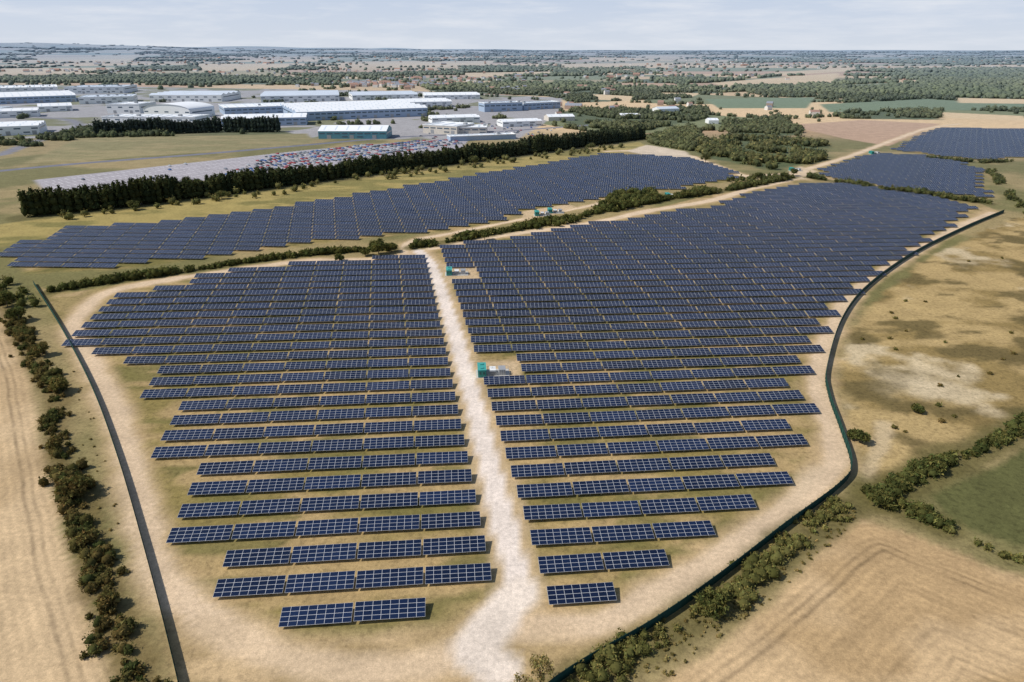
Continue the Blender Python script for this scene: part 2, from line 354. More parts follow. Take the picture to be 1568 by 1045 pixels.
def build_array(name,tabs):
    tabs=np.array(tabs);n=len(tabs)
    V=np.repeat(TQ.reshape(1,-1,3),n,0);ang=tabs[:,2]+R.normal(0,.002,n);zz=R.normal(0,.04,n)
    ti=R.normal(0,.007,n)[:,None]
    V[:,:,2]+=V[:,:,0]*R.normal(0,.004,n)[:,None]+V[:,:,1]*ti
    c,s=np.cos(ang)[:,None],np.sin(ang)[:,None]
    X=V[:,:,0]*c-V[:,:,1]*s+tabs[:,0:1];Y=V[:,:,0]*s+V[:,:,1]*c+tabs[:,1:2];Z=V[:,:,2]+zz[:,None]
    W=np.stack([X,Y,Z],2).reshape(-1,3)
    F=np.arange(len(W)).reshape(-1,4)
    base=np.array([.0070,.0150,.044]);k=R.uniform(.8,1.3,n)
    cq=np.repeat((base[None]*k[:,None])[:,None,:],TQ.shape[0],1)*R.uniform(.85,1.15,(n,TQ.shape[0],1))
    cc=np.repeat(cq.reshape(-1,3),4,0)
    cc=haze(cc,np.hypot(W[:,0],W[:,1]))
    np_mesh(name,W,F,[gm2,alu],np.tile(TM,n),cols=cc)
Lx=S([(762,888),(740,800),(715,690),(697,600),(680,500),(655,405)])-np.array([.8,0])
Rx=S([(840,925),(826,875),(813,835),(795,765),(770,690),(748,605),(722,530),(700,460),(675,385)])
def lin(Pp,y):
    k=np.polyfit(Pp[:,1],Pp[:,0],2);return np.polyval(k,y)
P1=8.6;ST=13.85
def rowang(y): return math.radians(np.interp(y,[100,300,550],[5.2,3.6,1.5]))
cnt=[2,4,4,5,5,5,5,6,6,6,6,7,7,7,8,9,10,10,10,10,10,10,10,9,8,8,7,5,2]
tabs=[]
for k,c_ in enumerate(cnt):
    y0=110.6+P1*(k-1);a=rowang(y0);x0=lin(Lx,y0);sk=1 if k==0 else 0
    for i in range(c_):
        d=-(TW/2+(i+sk)*ST);tabs.append((x0+d*math.cos(a),y0+d*math.sin(a),a))
build_array('solar_panel_array',tabs)
def inside(P,x,y): return poly_sd(np.array([x]),np.array([y]),P,50)[0]<0
pady=[site(738,571)[1],site(688,421)[1]]
tabs=[];rc=[1,2,3,4,5,5,6,6,7]
for k in range(60):
    y0=103.8+P1*k;a=rowang(y0)
    x0=lin(Rx,y0) if y0<380 else lin(Rx,380)-(y0-380)*.2
    for i in range(45):
        d=TW/2+i*ST;x=x0+d*math.cos(a);y=y0+d*math.sin(a)
        if k<len(rc):
            if i>=rc[k]: break
        elif not inside(RBLK,x,y): continue
        if i==0 and min(abs(y0-q-1) for q in pady)<8.7: continue
        tabs.append((x,y,a))
build_array('solar_panel_array',tabs)
def fillblk(P,a,slant=-.2,ph=0):
    t=[];x0,y0=P.min(0);x1,y1=P.max(0);cx=(x0+x1)/2
    y=y0-60
    while y<y1+60:
        xa=cx+(y-y0)*slant+ph
        for i in range(-60,60):
            d=i*ST;xx=xa+d*math.cos(a);yy=y+d*math.sin(a)
            if x0<xx<x1 and y0<yy<y1 and inside(P,xx,yy): t.append((xx,yy,a))
        y+=P1
    return t
build_array('solar_panel_array',fillblk(UBLK,math.radians(-2.5),-.25))
build_array('solar_panel_array',fillblk(CBLK,math.radians(-3),-.2))
build_array('solar_panel_array',fillblk(DBLK,math.radians(-3),-.2))
# ------------------------------------------------------------------ FOLIAGE
lm=bpy.data.materials.new('foliage_leaves');lm.use_nodes=True;nt=lm.node_tree;nt.nodes.clear()
o_=N(nt,'ShaderNodeOutputMaterial');at=N(nt,'ShaderNodeAttribute',attribute_name='Col');df=N(nt,'ShaderNodeBsdfDiffuse');tl=N(nt,'ShaderNodeBsdfTranslucent');mx=N(nt,'ShaderNodeMixShader');mx.inputs[0].default_value=.25
nt.links.new(at.outputs['Color'],df.inputs[0]);nt.links.new(at.outputs['Color'],tl.inputs[0]);nt.links.new(df.outputs[0],mx.inputs[1]);nt.links.new(tl.outputs[0],mx.inputs[2]);nt.links.new(mx.outputs[0],o_.inputs[0])
bark=plain('bark',(.11,.085,.06),.9)
ph=(1+5**.5)/2
ICV=np.array([(-1,ph,0),(1,ph,0),(-1,-ph,0),(1,-ph,0),(0,-1,ph),(0,1,ph),(0,-1,-ph),(0,1,-ph),(ph,0,-1),(ph,0,1),(-ph,0,-1),(-ph,0,1)])/math.sqrt(1+ph*ph)
ICF=np.array([(0,11,5),(0,5,1),(0,1,7),(0,7,10),(0,10,11),(1,5,9),(5,11,4),(11,10,2),(10,7,6),(7,1,8),(3,9,4),(3,4,2),(3,2,6),(3,6,8),(3,8,9),(4,9,5),(2,4,11),(6,2,10),(8,6,7),(9,8,1)])
def lumps(c,r,col,jit=.25):
    n=len(c);V=ICV[None]*r[:,None,:]*R.uniform(1-jit,1+jit,(n,12,1))+c[:,None,:]
    F=ICF[None]+(np.arange(n)*12)[:,None,None]
    cc=col[:,None,:]*R.uniform(.75,1.25,(n,12,1))
    return V.reshape(-1,3),F.reshape(-1,3),cc.reshape(-1,3)
def leaves(c,r,n,size,col,inner=.6):
    m=len(c);D=R.normal(size=(m,n,3));D/=np.linalg.norm(D,axis=2,keepdims=True)
    rad=R.uniform(inner,1.08,(m,n,1));P=c[:,None,:]+D*rad*r[:,None,:]
    P[:,:,2]=np.maximum(P[:,:,2],.1)
    sz=size if np.ndim(size)==0 else np.asarray(size)[:,None,None,None]
    T=R.normal(size=(m,n,3,3))*sz*.75
    V=P[:,:,None,:]+T
    cc=np.broadcast_to(col[:,None,None,:]*R.uniform(.55,1.4,(m,n,1,1)),(m,n,3,3)).copy()
    cc[...,0]*=R.uniform(.85,1.25,(m,n,1))
    V=V.reshape(-1,3);return V,np.arange(len(V)).reshape(-1,3),cc.reshape(-1,3)
def merge(parts):
    V=[];F=[];Cc=[];o=0
    for v,f,c in parts: V.append(v);F.append(f+o);Cc.append(c);o+=len(v)
    return np.vstack(V),np.vstack(F),np.vstack(Cc)
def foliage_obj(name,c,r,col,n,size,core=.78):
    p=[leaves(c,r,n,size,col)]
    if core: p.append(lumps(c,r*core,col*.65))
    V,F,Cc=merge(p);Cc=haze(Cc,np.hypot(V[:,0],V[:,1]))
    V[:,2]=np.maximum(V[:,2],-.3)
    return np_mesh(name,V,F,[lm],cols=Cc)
G1=s2l((108,108,60));G2=s2l((78,86,48));G3=s2l((130,126,74));GC=s2l((54,64,37));G4=s2l((120,104,62))
def gcol(n,a=G1,b_=G2): 
    t=R.uniform(0,1,(n,1));return (a*t+b_*(1-t))*R.uniform(.8,1.25,(n,1))
def along(P,step,width,rng=(1.,2.),gap=.25,gs=12,seed=3):
    P=np.asarray(P);d=np.hypot(*np.diff(P,axis=0).T);L=np.r_[0,np.cumsum(d)];n=int(L[-1]/step)
    s=R.uniform(0,L[-1],n);x=np.interp(s,L,P[:,0]);y=np.interp(s,L,P[:,1])
    g=vn(s/gs,s*0+seed,seed);k=g>gap;x=x[k];y=y[k];g=g[k]
    x=x+R.normal(0,width*.4,len(x));y=y+R.normal(0,width*.4,len(x))
    r=R.uniform(rng[0],rng[1],len(x))*(.5+.85*g)
    return x,y,r
def hedge(name,P,step,width,rng,gap=.25,n=60,size=.35,tall=.9,col=(G1,G2),gs=12,seed=3):
    x,y,r=along(P,step,width,rng,gap,gs,seed)
    c=np.stack([x,y,r*tall*.75],1);rr=np.stack([r,r,r*tall],1)
    return foliage_obj(name,c,rr,gcol(len(x),*col),n,size)
hedge('hedgerow',HEDGE_L,.42,4.2,(.5,1.7),.2,90,.26,1.0,(G4,G2),9,3)
hedge('hedgerow',HEDGE_M1,.5,3.2,(.8,2.1),.1,44,.5,1.0,(G1,G2),16,4)
hedge('hedgerow',HEDGE_M2,.5,4.6,(.9,2.5),.18,44,.6,1.1,(G1,G2),18,5)
hedge('hedgerow',HEDGE_R,.42,3.8,(.5,1.6),.18,90,.25,.9,(G3,G1),10,6)
hedge('hedgerow',HEDGE_R2,.45,2.4,(1.0,2.0),.1,90,.35,.9,(G1,G2),10,7)
hedge('hedgerow',HEDGE_R3,.5,3.0,(.8,2.0),.18,70,.4,.9,(G1,G2),12,8)
hedge('hedgerow',HEDGE_T,.9,5,(1.5,3.0),.2,40,.8,.9,(G1,G2),20,9)
hedge('hedgerow',S([(1440,806),(1500,835),(1568,862),(1700,905)]),1.0,2,(.5,1.1),.3,60,.3,.8,(G3,G1),12,10)
hedge('hedgerow',S([(1515,262),(1545,300),(1600,350)]),1.5,5,(1.2,2.4),.3,40,.7)
hedge('hedgerow',S([(1420,243),(1500,250),(1600,246)]),1.5,4,(1.5,3),.2,30,.9)
def patch(name,P,n,rng,leafn,size,col=(G1,G2),tall=1.0,seed=1,thr=.0,gs=25):
    x0,y0=P.min(0);x1,y1=P.max(0);x=R.uniform(x0,x1,n);y=R.uniform(y0,y1,n)
    k=(poly_sd(x,y,P,50)<0)&(fbm(x/gs,y/gs,seed,3)>thr);x=x[k];y=y[k]
    r=R.uniform(*rng,len(x));c=np.stack([x,y,r*tall*.8],1)
    return foliage_obj(name,c,np.stack([r,r,r*tall],1),gcol(len(x),*col),leafn,size)
patch('scrub_thicket',S([(790,354),(860,338),(905,330),(905,334),(850,350)]),110,(1.3,2.6),45,.6)
patch('scrub_thicket',S([(905,325),(940,300),(1000,294),(1010,308),(960,322)]),240,(1.8,3.4),40,.7,thr=.4)
patch('scrub_thicket',S([(1040,302),(1100,280),(1170,270),(1200,272),(1120,290),(1060,305)]),260,(1.8,3.2),36,.8,thr=.42)
patch('scrub_thicket',S([(80,330),(400,292),(700,252),(960,222),(960,228),(700,262),(400,303),(80,340)]),1500,(1.3,3.4),34,.7,(G3,G1),thr=.42)
patch('scrub_thicket',WOODP[0],2300,(2.0,4.8),26,1.2,(G3,G2),thr=.46)
patch('scrub_thicket',S([(1300,520),(1550,350),(1568,600),(1350,690)]),300,(.3,1.1),50,.3,(G4,G1),.6,thr=.52)
patch('scrub_thicket',S([(0,430),(60,455),(60,480),(10,475)]),60,(1.5,2.8),60,.5)
patch('grass_tussocks',S([(110,560),(150,640),(240,1000),(255,1060),(230,1060),(170,900),(120,700)]),700,(.15,.5),26,.16,(s2l((150,134,84)),s2l((112,100,58))),.6,gs=10,thr=.45)
patch('grass_tussocks',S([(880,1060),(1000,975),(1200,825),(1300,765),(1320,790),(1150,945),(1000,1060)]),1600,(.15,.5),26,.16,(s2l((160,144,92)),s2l((112,104,58))),.6,gs=10,thr=.45)
def belt(name,P,rows,sp,hr,rr_,col,leafn,size):
    P=np.asarray(P);d=np.hypot(*np.diff(P,axis=0).T);L=np.r_[0,np.cumsum(d)];cs=[];rs=[];cl=[]
    for k in range(rows):
        s=np.arange(0,L[-1],sp);s=s+R.uniform(-.8,.8,len(s))
        x=np.interp(s,L,P[:,0])+R.normal(0,.6,len(s));y=np.interp(s,L,P[:,1])+k*sp*.9+R.normal(0,.6,len(s))
        hh=R.uniform(*hr,len(s))*(.8+.4*vn(s/35,s*0,3));rad=R.uniform(*rr_,len(s));cc=gcol(len(s),*col)
        for z,f_,e in((.22,1.1,.24),(.5,1.,.26),(.76,.75,.22),(.92,.42,.14)):
            cs.append(np.stack([x,y,hh*z],1));rs.append(np.stack([rad*f_,rad*f_,hh*e],1));cl.append(cc)
    return foliage_obj(name,np.vstack(cs),np.vstack(rs),np.vstack(cl),leafn,size,.8)
belt('conifer_belt',BELT1,4,4.2,(11,16),(2.2,3.5),(GC,s2l((82,86,46))),26,.95)
belt('conifer_belt',BELT2,3,4.5,(14,18),(2.6,3.6),(GC,GC*.8),22,1.2)
belt('conifer_belt',BELT2b,3,4.5,(14,18),(2.6,3.6),(GC,GC*.8),22,1.2)
def limb(p0,p1,r0,r1,seg=6):
    p0=np.array(p0);p1=np.array(p1);d=p1-p0;d=d/np.linalg.norm(d);a=np.cross(d,[.3,.2,1]);a/=np.linalg.norm(a);b_=np.cross(d,a)
    V=[];
    for p,r in((p0,r0),(p1,r1)):
        for k in range(seg): t=2*math.pi*k/seg;V.append(p+r*(a*math.cos(t)+b_*math.sin(t)))
    F=[];
    for k in range(seg): j=(k+1)%seg;F+=[(k,j,seg+j),(k,seg+j,seg+k)]
    return np.array(V),np.array(F)
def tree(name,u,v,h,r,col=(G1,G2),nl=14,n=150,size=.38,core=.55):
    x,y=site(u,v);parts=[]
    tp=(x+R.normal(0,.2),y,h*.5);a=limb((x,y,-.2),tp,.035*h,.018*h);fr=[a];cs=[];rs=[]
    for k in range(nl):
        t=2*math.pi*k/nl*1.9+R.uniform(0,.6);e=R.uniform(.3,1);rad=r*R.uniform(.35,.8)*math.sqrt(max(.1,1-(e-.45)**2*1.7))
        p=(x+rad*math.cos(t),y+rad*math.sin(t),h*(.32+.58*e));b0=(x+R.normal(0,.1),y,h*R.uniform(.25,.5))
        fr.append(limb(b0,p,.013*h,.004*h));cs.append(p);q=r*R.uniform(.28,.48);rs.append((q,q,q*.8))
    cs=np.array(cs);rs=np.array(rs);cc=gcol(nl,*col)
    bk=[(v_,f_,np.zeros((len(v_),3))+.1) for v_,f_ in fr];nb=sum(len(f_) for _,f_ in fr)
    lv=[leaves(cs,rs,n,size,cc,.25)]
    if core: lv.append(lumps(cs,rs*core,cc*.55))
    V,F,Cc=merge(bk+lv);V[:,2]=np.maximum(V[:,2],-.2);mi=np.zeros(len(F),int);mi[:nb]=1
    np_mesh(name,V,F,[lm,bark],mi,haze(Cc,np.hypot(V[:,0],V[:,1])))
BR=(G4,G1)
for a in [(115,762,5.5,3.6,BR),(92,602,4.5,3,BR),(30,492,6,3.5),(66,545,4.5,2.6,BR),(88,690,3.6,2.2,BR),(135,835,3.2,2.,BR),(168,930,3,1.9,BR),(12,470,6,3.6),
          (580,390,8,5.5),(600,386,5,3.5),(560,392,4,3),(520,400,3.2,2.4),(742,368,5.5,3.6),(940,322,7,4),(1000,308,6,4),(960,320,5,3.5),(1160,278,7,4.2),(1200,276,6,4),(1215,270,6,4),
          (1318,678,3.2,2),(1405,632,2,1.8),(1305,672,2.2,1.5),(1090,935,3.6,3.2),(1432,722,3.5,2.6),(1350,775,3.2,2.6),(1080,250,8,5),(1048,303,5,4),(205,322,6,4),(340,305,6,4),(565,268,7,4.5),(725,252,8,5),(905,230,7,5)]:
    tree('broadleaf_tree',a[0],a[1],a[2],a[3],a[4] if len(a)>4 else (G1,G2))
tree('sapling_tree',828,1052,6.5,2.6,(s2l((160,146,94)),s2l((130,122,72))),16,70,.2,0)
tree('sapling_tree',800,1075,5.5,2.0,(s2l((160,146,94)),s2l((130,122,72))),12,60,.2,0)
# mid and distant woodland
n=300000
d=np.exp(R.uniform(math.log(760),math.log(19000),n));an=R.uniform(-.80,.80,n);x=d*np.sin(an);y=d*np.cos(an)
h,h2,ed=field_info(x,y)
mac=fbm(x/900,y/900,62,2)
wood=(h<.26)&(fbm(x/200,y/200,61,3)>.40)
wood|=(h<.55)&(mac>.60)&(fbm(x/150,y/150,61,3)>.45)&(d<4500)
hed=(ed<2.2+d*.0011)&(R.uniform(0,1,n)<np.clip(.8-d/12000,.12,.7))&(vn(x/70,y/70,64)>.28)
spr=R.uniform(0,1,n)<.006
k=wood|hed|spr
k&=~((d<950)&(x<350))
for P in WOODP[1:6]: k|=(poly_sd(x,y,P,100)<0)&(fbm(x/90,y/90,63,3)>.42)
k|=(poly_sd(x,y,WOODP[6],100)<0)
sdI=poly_sd(x,y,IND,60);k&=~((sdI<10)&(fbm(x/45,y/45,65,2)<.70))
for P in GREENF+TANF+[PLOW,LOT,GR2,UBLK,CBLK,DBLK,S([(1190,300),(1190,225),(1340,180),(1640,185),(1640,330)])]: k&=~(poly_sd(x,y,P,60)<2)
k&=polyline_d(x,y,ROADN,60)>12
x=x[k];y=y[k];d=d[k]
key=np.floor(np.log(d)/.0052).astype(np.int64)*100003+np.floor(np.arctan2(x,y)/.0042).astype(np.int64)
_,ui=np.unique(key,return_index=True);x=x[ui];y=y[ui];d=d[ui];sz=np.maximum(4.4,d*.0028)
z=hgt(x,y);r=sz*R.uniform(.6,1.25,len(x));hz=np.clip(r*1.0,3.4,7.5)*R.uniform(.7,1.2,len(x))
c=np.stack([x,y,z+hz*.6],1);rr=np.stack([r,r,hz],1);t=fbm(x/300,y/300,67,3)[:,None]
cc=s2l((84,94,54))*(1-t)+s2l((124,124,78))*t;cc=cc*R.uniform(.7,1.3,(len(x),1))
near=d<1900
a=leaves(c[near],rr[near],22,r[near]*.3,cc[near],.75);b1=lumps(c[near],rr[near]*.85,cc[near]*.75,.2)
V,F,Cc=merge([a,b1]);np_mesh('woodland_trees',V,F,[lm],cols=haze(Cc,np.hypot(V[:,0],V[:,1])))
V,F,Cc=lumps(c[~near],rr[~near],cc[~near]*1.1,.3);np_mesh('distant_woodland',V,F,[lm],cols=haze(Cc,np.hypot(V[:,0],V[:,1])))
# ------------------------------------------------------------------ FENCES
fgreen=plain('fence_green_paint',(.014,.055,.042),.6,spec=.12)
def fence(name,P,hh=2.2):
    d=np.hypot(*np.diff(P,axis=0).T);L=np.r_[0,np.cumsum(d)]
    def bars(step,w,t,z0,z1,off=0):
        s=np.arange(0,L[-1]-.01,step);x=np.interp(s,L,P[:,0]);y=np.interp(s,L,P[:,1]);x2=np.interp(s+.05,L,P[:,0]);y2=np.interp(s+.05,L,P[:,1])
        dx,dy=x2-x,y2-y;l=np.hypot(dx,dy)+1e-9;dx/=l;dy/=l;nx_,ny_=-dy,dx;x=x+nx_*off;y=y+ny_*off
        cs=[];
        for a,b_ in((-1,-1),(1,-1),(1,1),(-1,1)): cs.append((x+dx*w/2*a+nx_*t/2*b_,y+dy*w/2*a+ny_*t/2*b_))
        V=np.zeros((len(s),8,3))
        for i in range(4):
            V[:,i,0],V[:,i,1]=cs[i];V[:,i,2]=z0;V[:,i+4,0],V[:,i+4,1]=cs[i];V[:,i+4,2]=z1
        F=np.array([(0,1,5,4),(1,2,6,5),(2,3,7,6),(3,0,4,7),(4,5,6,7)])[None]+(np.arange(len(s))*8)[:,None,None]
        return V.reshape(-1,3),F.reshape(-1,4),np.zeros((len(s)*8,3))
    parts=[bars(.15,.135,.03,.03,hh),bars(2.75,.12,.12,-.2,hh+.1,.1),bars(1.0,1.02,.05,.45,.55,.05),bars(1.0,1.02,.05,hh-.5,hh-.4,.05)]
    V,F,_=merge(parts);np_mesh(name,V,F,[fgreen])
fence('palisade_fence',LFENCE,2.0);fence('palisade_fence',RFENCE)
# ------------------------------------------------------------------ INVERTER CABINS
teal=plain('teal_cabin_paint',C(60,150,138),.45,0,.06);white=plain('white_enamel',(.78,.79,.78),.5,0,.05);grey=plain('grey_steel',(.35,.36,.37),.5,.2,.1);dark=plain('dark_louvre',(.04,.05,.05),.6);conc=plain('concrete',(.5,.48,.44),.9)
trf=plain('teal_roof',C(70,165,152),.5,0,.06)
def cabin(u,v,rz=.08):
    x,y=site(u,v);e=bpy.data.objects.new('inverter_cabin',None);link(e);e.location=(x,y,0);e.rotation_euler=(0,0,rz)
    def part(nm,mb,mats): 
        o=mb.obj(nm,mats);o.parent=e
    m=MB();m.box(-2.0,9.2,-3.2,3.2,-.1,.12,0);part('concrete_pad',m,[conc])
    m=MB();m.box(-1.3,1.3,-3,3,.18,2.75,0)
    for k in range(15): yy=-2.8+k*.4;m.box(-1.36,-1.3,yy-.08,yy+.08,.3,2.6,0);m.box(1.3,1.36,yy-.08,yy+.08,.3,2.6,0)
    part('body',m,[teal])
    m=MB();m.box(-1.45,1.45,-3.12,3.12,2.752,2.87,0);m.box(-.5,.5,-2,-1,2.872,3.15,0);m.box(-.5,.5,1,2,2.872,3.15,0);part('roof',m,[trf])
    m=MB();m.box(-1.1,-.05,-3.06,-3.0,.3,2.5,0);m.box(.05,1.1,-3.06,-3.0,.3,2.5,0)
    for k in range(6): m.box(-.9,-.25,-3.09,-3.062,1.3+k*.15,1.38+k*.15,1);m.box(.25,.9,-3.09,-3.062,1.3+k*.15,1.38+k*.15,1)
    part('doors',m,[teal,dark])
    m=MB();m.box(2.6,4.6,-1.5,1.6,.121,2.0,0);m.box(2.4,4.8,-1.1,-.9,.5,1.8,1)
    for k in range(9): m.box(2.7+k*.22,2.78+k*.22,-1.9,-1.5,.4,1.7,1);m.box(2.7+k*.22,2.78+k*.22,1.6,2.0,.4,1.7,1)
    for k in range(3): m.box(3.0+k*.5,3.15+k*.5,-.1,.05,2.001,2.6,1)
    part('transformer',m,[white,grey])
    m=MB();m.box(5.6,7.8,-1.8,1.4,.121,2.1,0);m.box(5.5,7.9,-1.9,1.5,2.101,2.2,1)
    for k in range(3): m.box(5.7+k*.72,6.3+k*.72,-1.84,-1.8,.3,2.0,1)
    part('switchgear',m,[white,grey])
    m=MB()
    for a,b_ in((2,-3),(9,-3),(9,3),(2,3)): m.box(a-.05,a+.05,b_-.05,b_+.05,.121,1.5,0)
    m.box(2.05,8.95,-3.02,-2.98,1.3,1.36,0);m.box(2.05,8.95,-3.02,-2.98,.7,.76,0);m.box(2.05,8.95,2.98,3.02,1.3,1.36,0);m.box(8.98,9.02,-2.95,2.95,1.3,1.36,0)
    part('guard_rail',m,[grey])
cabin(738,573);cabin(688,420);cabin(822,330);cabin(842,326);cabin(1022,302);cabin(1334,236);cabin(1212,262)
# ------------------------------------------------------------------ INDUSTRIAL BUILDINGS
wr=plain('pale_roof_sheet',(.80,.82,.84),.6,0,.1,.03);gr=plain('grey_roof_sheet',(.54,.60,.68),.6,0,.15,.04);bw=plain('blue_grey_cladding',(.34,.43,.55),.6,0,.1);ww=plain('white_cladding',(.78,.79,.78),.6,0,.08);gl=plain('window_glass',(.08,.12,.16),.15,0,.1,.6,.6);tw=plain('teal_cladding',(.10,.26,.32),.5);bg=plain('buff_cladding',(.60,.55,.48),.7)
rl=plain('rooflight_panel',(.62,.69,.75),.3)
def shed(name,u1,v1,u2,v2,dep,hh,roof='flat',wall=ww,rf=wr,bays=4):
    a=np.array(site(u1,v1));b_=np.array(site(u2,v2));w=np.hypot(*(b_-a));rz=math.atan2(b_[1]-a[1],b_[0]-a[0]);m=MB()
    m.box(0,w,0,dep,-.2,hh,0,0)
    if hh>6: 
        nb=max(2,int(w/9))
        for k in range(nb):
            x0=w*(k+.12)/nb;x1=w*(k+.88)/nb
            if wall is not ww or k%2==0: m.box(x0,x1,-.12,-.0,hh*.64,hh*.78,2)
            if k%3==1: m.box(x0,x0+min(5,x1-x0),-.15,-.0,0,min(5,hh*.5),3)
            elif k%2: m.box(x0,x1,-.12,-.0,hh*.22,hh*.36,2)
        m.box(-.12,0,dep*.1,dep*.9,hh*.6,hh*.74,2);m.box(w,w+.12,dep*.1,dep*.9,hh*.6,hh*.74,2)
    if roof=='flat':
        t=.5
        m.box(-.3,w+.3,-.3,t,hh+.01,hh+1,4);m.box(-.3,w+.3,dep-t,dep+.3,hh+.01,hh+1,4);m.box(-.3,t,t+.01,dep-t-.01,hh+.01,hh+1,4);m.box(w-t,w+.3,t+.01,dep-t-.01,hh+.01,hh+1,4)
        m.quad((t,t,hh+.05),(w-t,t,hh+.05),(w-t,dep-t,hh+.05),(t,dep-t,hh+.05),1)
        nr=max(2,int(w/14))
        for k in range(nr): x0=w*(k+.4)/nr;m.box(x0,x0+2.2,dep*.12,dep*.88,hh+.06,hh+.5,5)
        for k in range(nr): 
            if R.rand()<.6: x0=w*(k+.75)/nr;y0=dep*R.uniform(.2,.7);m.box(x0,x0+4,y0,y0+5,hh+.06,hh+2.6,3)
    elif roof=='gable':
        rise=max(1.6,dep/bays*.12);bd=dep/bays
        for k in range(bays):
            y0=k*bd;y1=(k+1)*bd;ym=(y0+y1)/2
            m.quad((-.4,y0,hh+.02),(w+.4,y0,hh+.02),(w+.4,ym,hh+rise),(-.4,ym,hh+rise),1);m.quad((-.4,ym,hh+rise),(w+.4,ym,hh+rise),(w+.4,y1,hh+.02),(-.4,y1,hh+.02),1)
            m.poly([(0,y0,hh),(0,ym,hh+rise-.03),(0,y1,hh)],0);m.poly([(w,y0,hh),(w,y1,hh),(w,ym,hh+rise-.03)],0)
            nr=max(2,int(w/12))
            for j in range(nr):
                x0=w*(j+.4)/nr;e=.06;q=lambda t:hh+.02+(rise-.02)*t+e
                m.quad((x0,y0+bd*.1,q(.2)),(x0+1.6,y0+bd*.1,q(.2)),(x0+1.6,y0+bd*.42,q(.84)),(x0,y0+bd*.42,q(.84)),5)
    elif roof=='arch':
        n_=14;pts=[(w/2-w/2*math.cos(math.pi*k/n_),hh+.02+w*.09*math.sin(math.pi*k/n_)) for k in range(n_+1)]
        for p,q in zip(pts[:-1],pts[1:]): m.quad((p[0],-1,p[1]),(q[0],-1,q[1]),(q[0],dep+1,q[1]),(p[0],dep+1,p[1]),1)
        m.poly([(p[0],-.0,p[1]) for p in pts],0);m.poly([(p[0],dep,p[1]) for p in pts[::-1]],0)
    return m.obj(name,[wall,rf,gl,grey,ww,rl],(a[0],a[1],0),rz)
shed('warehouse_building',-90,212,62,206,55,11,'gable',ww,wr,3)
shed('warehouse_building',-80,163,118,156,150,13,'gable',bw,wr,5)
shed('warehouse_building',-150,185,-20,183,90,12,'flat',ww,gr)
shed('warehouse_building',-20,182,60,179,40,10,'gable',ww,wr,2)
shed('factory_building',-60,146,90,142,150,13,'flat',ww,wr)
shed('factory_building',100,144,190,143,120,14,'flat',ww,gr)
shed('factory_building',122,160,205,158,90,12,'flat',ww,gr)
shed('office_building',158,192,300,193,45,11,'flat',ww,wr)
shed('arched_roof_building',222,180,292,182,60,13,'arch',ww,wr)
shed('factory_building',165,174,215,174,60,14,'flat',ww,wr)
shed('warehouse_building',230,156,340,156,110,13,'gable',ww,gr,4)
shed('factory_building',340,195,470,192,50,11,'gable',bw,wr,2)
shed('factory_building',345,178,450,174,90,12,'flat',bw,wr)
shed('assembly_hall_building',455,186,655,178,170,13,'gable',bw,wr,6)
shed('warehouse_building',400,157,520,155,130,12,'gable',ww,gr,4)
shed('warehouse_building',488,213,592,213,42,9,'gable',tw,wr,1)
shed('workshop_building',648,204,700,207,45,10,'flat',bg,wr)
shed('workshop_building',698,206,745,206,36,8,'flat',bg,wr)
shed('office_building',742,172,800,170,30,14,'flat',bw,gr)
shed('office_building',802,169,858,166,30,11,'flat',bw,gr)
shed('depot_building',690,217,790,213,18,5,'flat',bw,wr)
shed('warehouse_building',600,166,692,164,70,10,'gable',ww,wr,3)
shed('warehouse_building',540,154,640,152,90,10,'gable',ww,gr,3)
shed('warehouse_building',650,153,735,152,70,9,'gable',ww,wr,3)
shed('workshop_building',770,195,830,193,30,7,'gable',ww,wr,2)
shed('workshop_building',840,186,880,185,25,6,'gable',bg,wr,1)
shed('workshop_building',662,190,735,188,35,8,'gable',ww,wr,2)
shed('workshop_building',60,172,112,170,50,9,'gable',ww,wr,2)
shed('farm_building',1085,190,1100,190,20,5,'gable',ww,wr,1)
shed('farm_building',1010,172,1040,171,25,5,'gable',ww,gr,1)
shed('farm_building',950,182,980,182,20,5,'gable',bg,wr,1)
hw=plain('house_brick',(.36,.27,.22),.9);hw2=plain('house_render',(.62,.61,.58),.9);hr1=plain('clay_tile',(.32,.20,.16),.9);hr2=plain('slate_tile',(.24,.26,.30),.8)
m=MB()
def house(x,y,z,w,d,hh,rz,wm,rm):
    c,s=math.cos(rz),math.sin(rz);T=lambda a,b_,e:(x+a*c-b_*s,y+a*s+b_*c,z+e)
    q=[(-w,-d),(w,-d),(w,d),(-w,d)]
    for k in range(4): a,b_=q[k],q[(k+1)%4];m.quad(T(*a,-.5),T(*b_,-.5),T(*b_,hh),T(*a,hh),wm)
    m.quad(T(-w,-d,hh),T(w,-d,hh),T(w,0,hh+d*.7),T(-w,0,hh+d*.7),rm);m.quad(T(-w,0,hh+d*.7),T(w,0,hh+d*.7),T(w,d,hh),T(-w,d,hh),rm)
    m.poly([T(w,-d,hh),T(w,d,hh),T(w,0,hh+d*.7)],wm);m.poly([T(-w,d,hh),T(-w,-d,hh),T(-w,0,hh+d*.7)],wm)
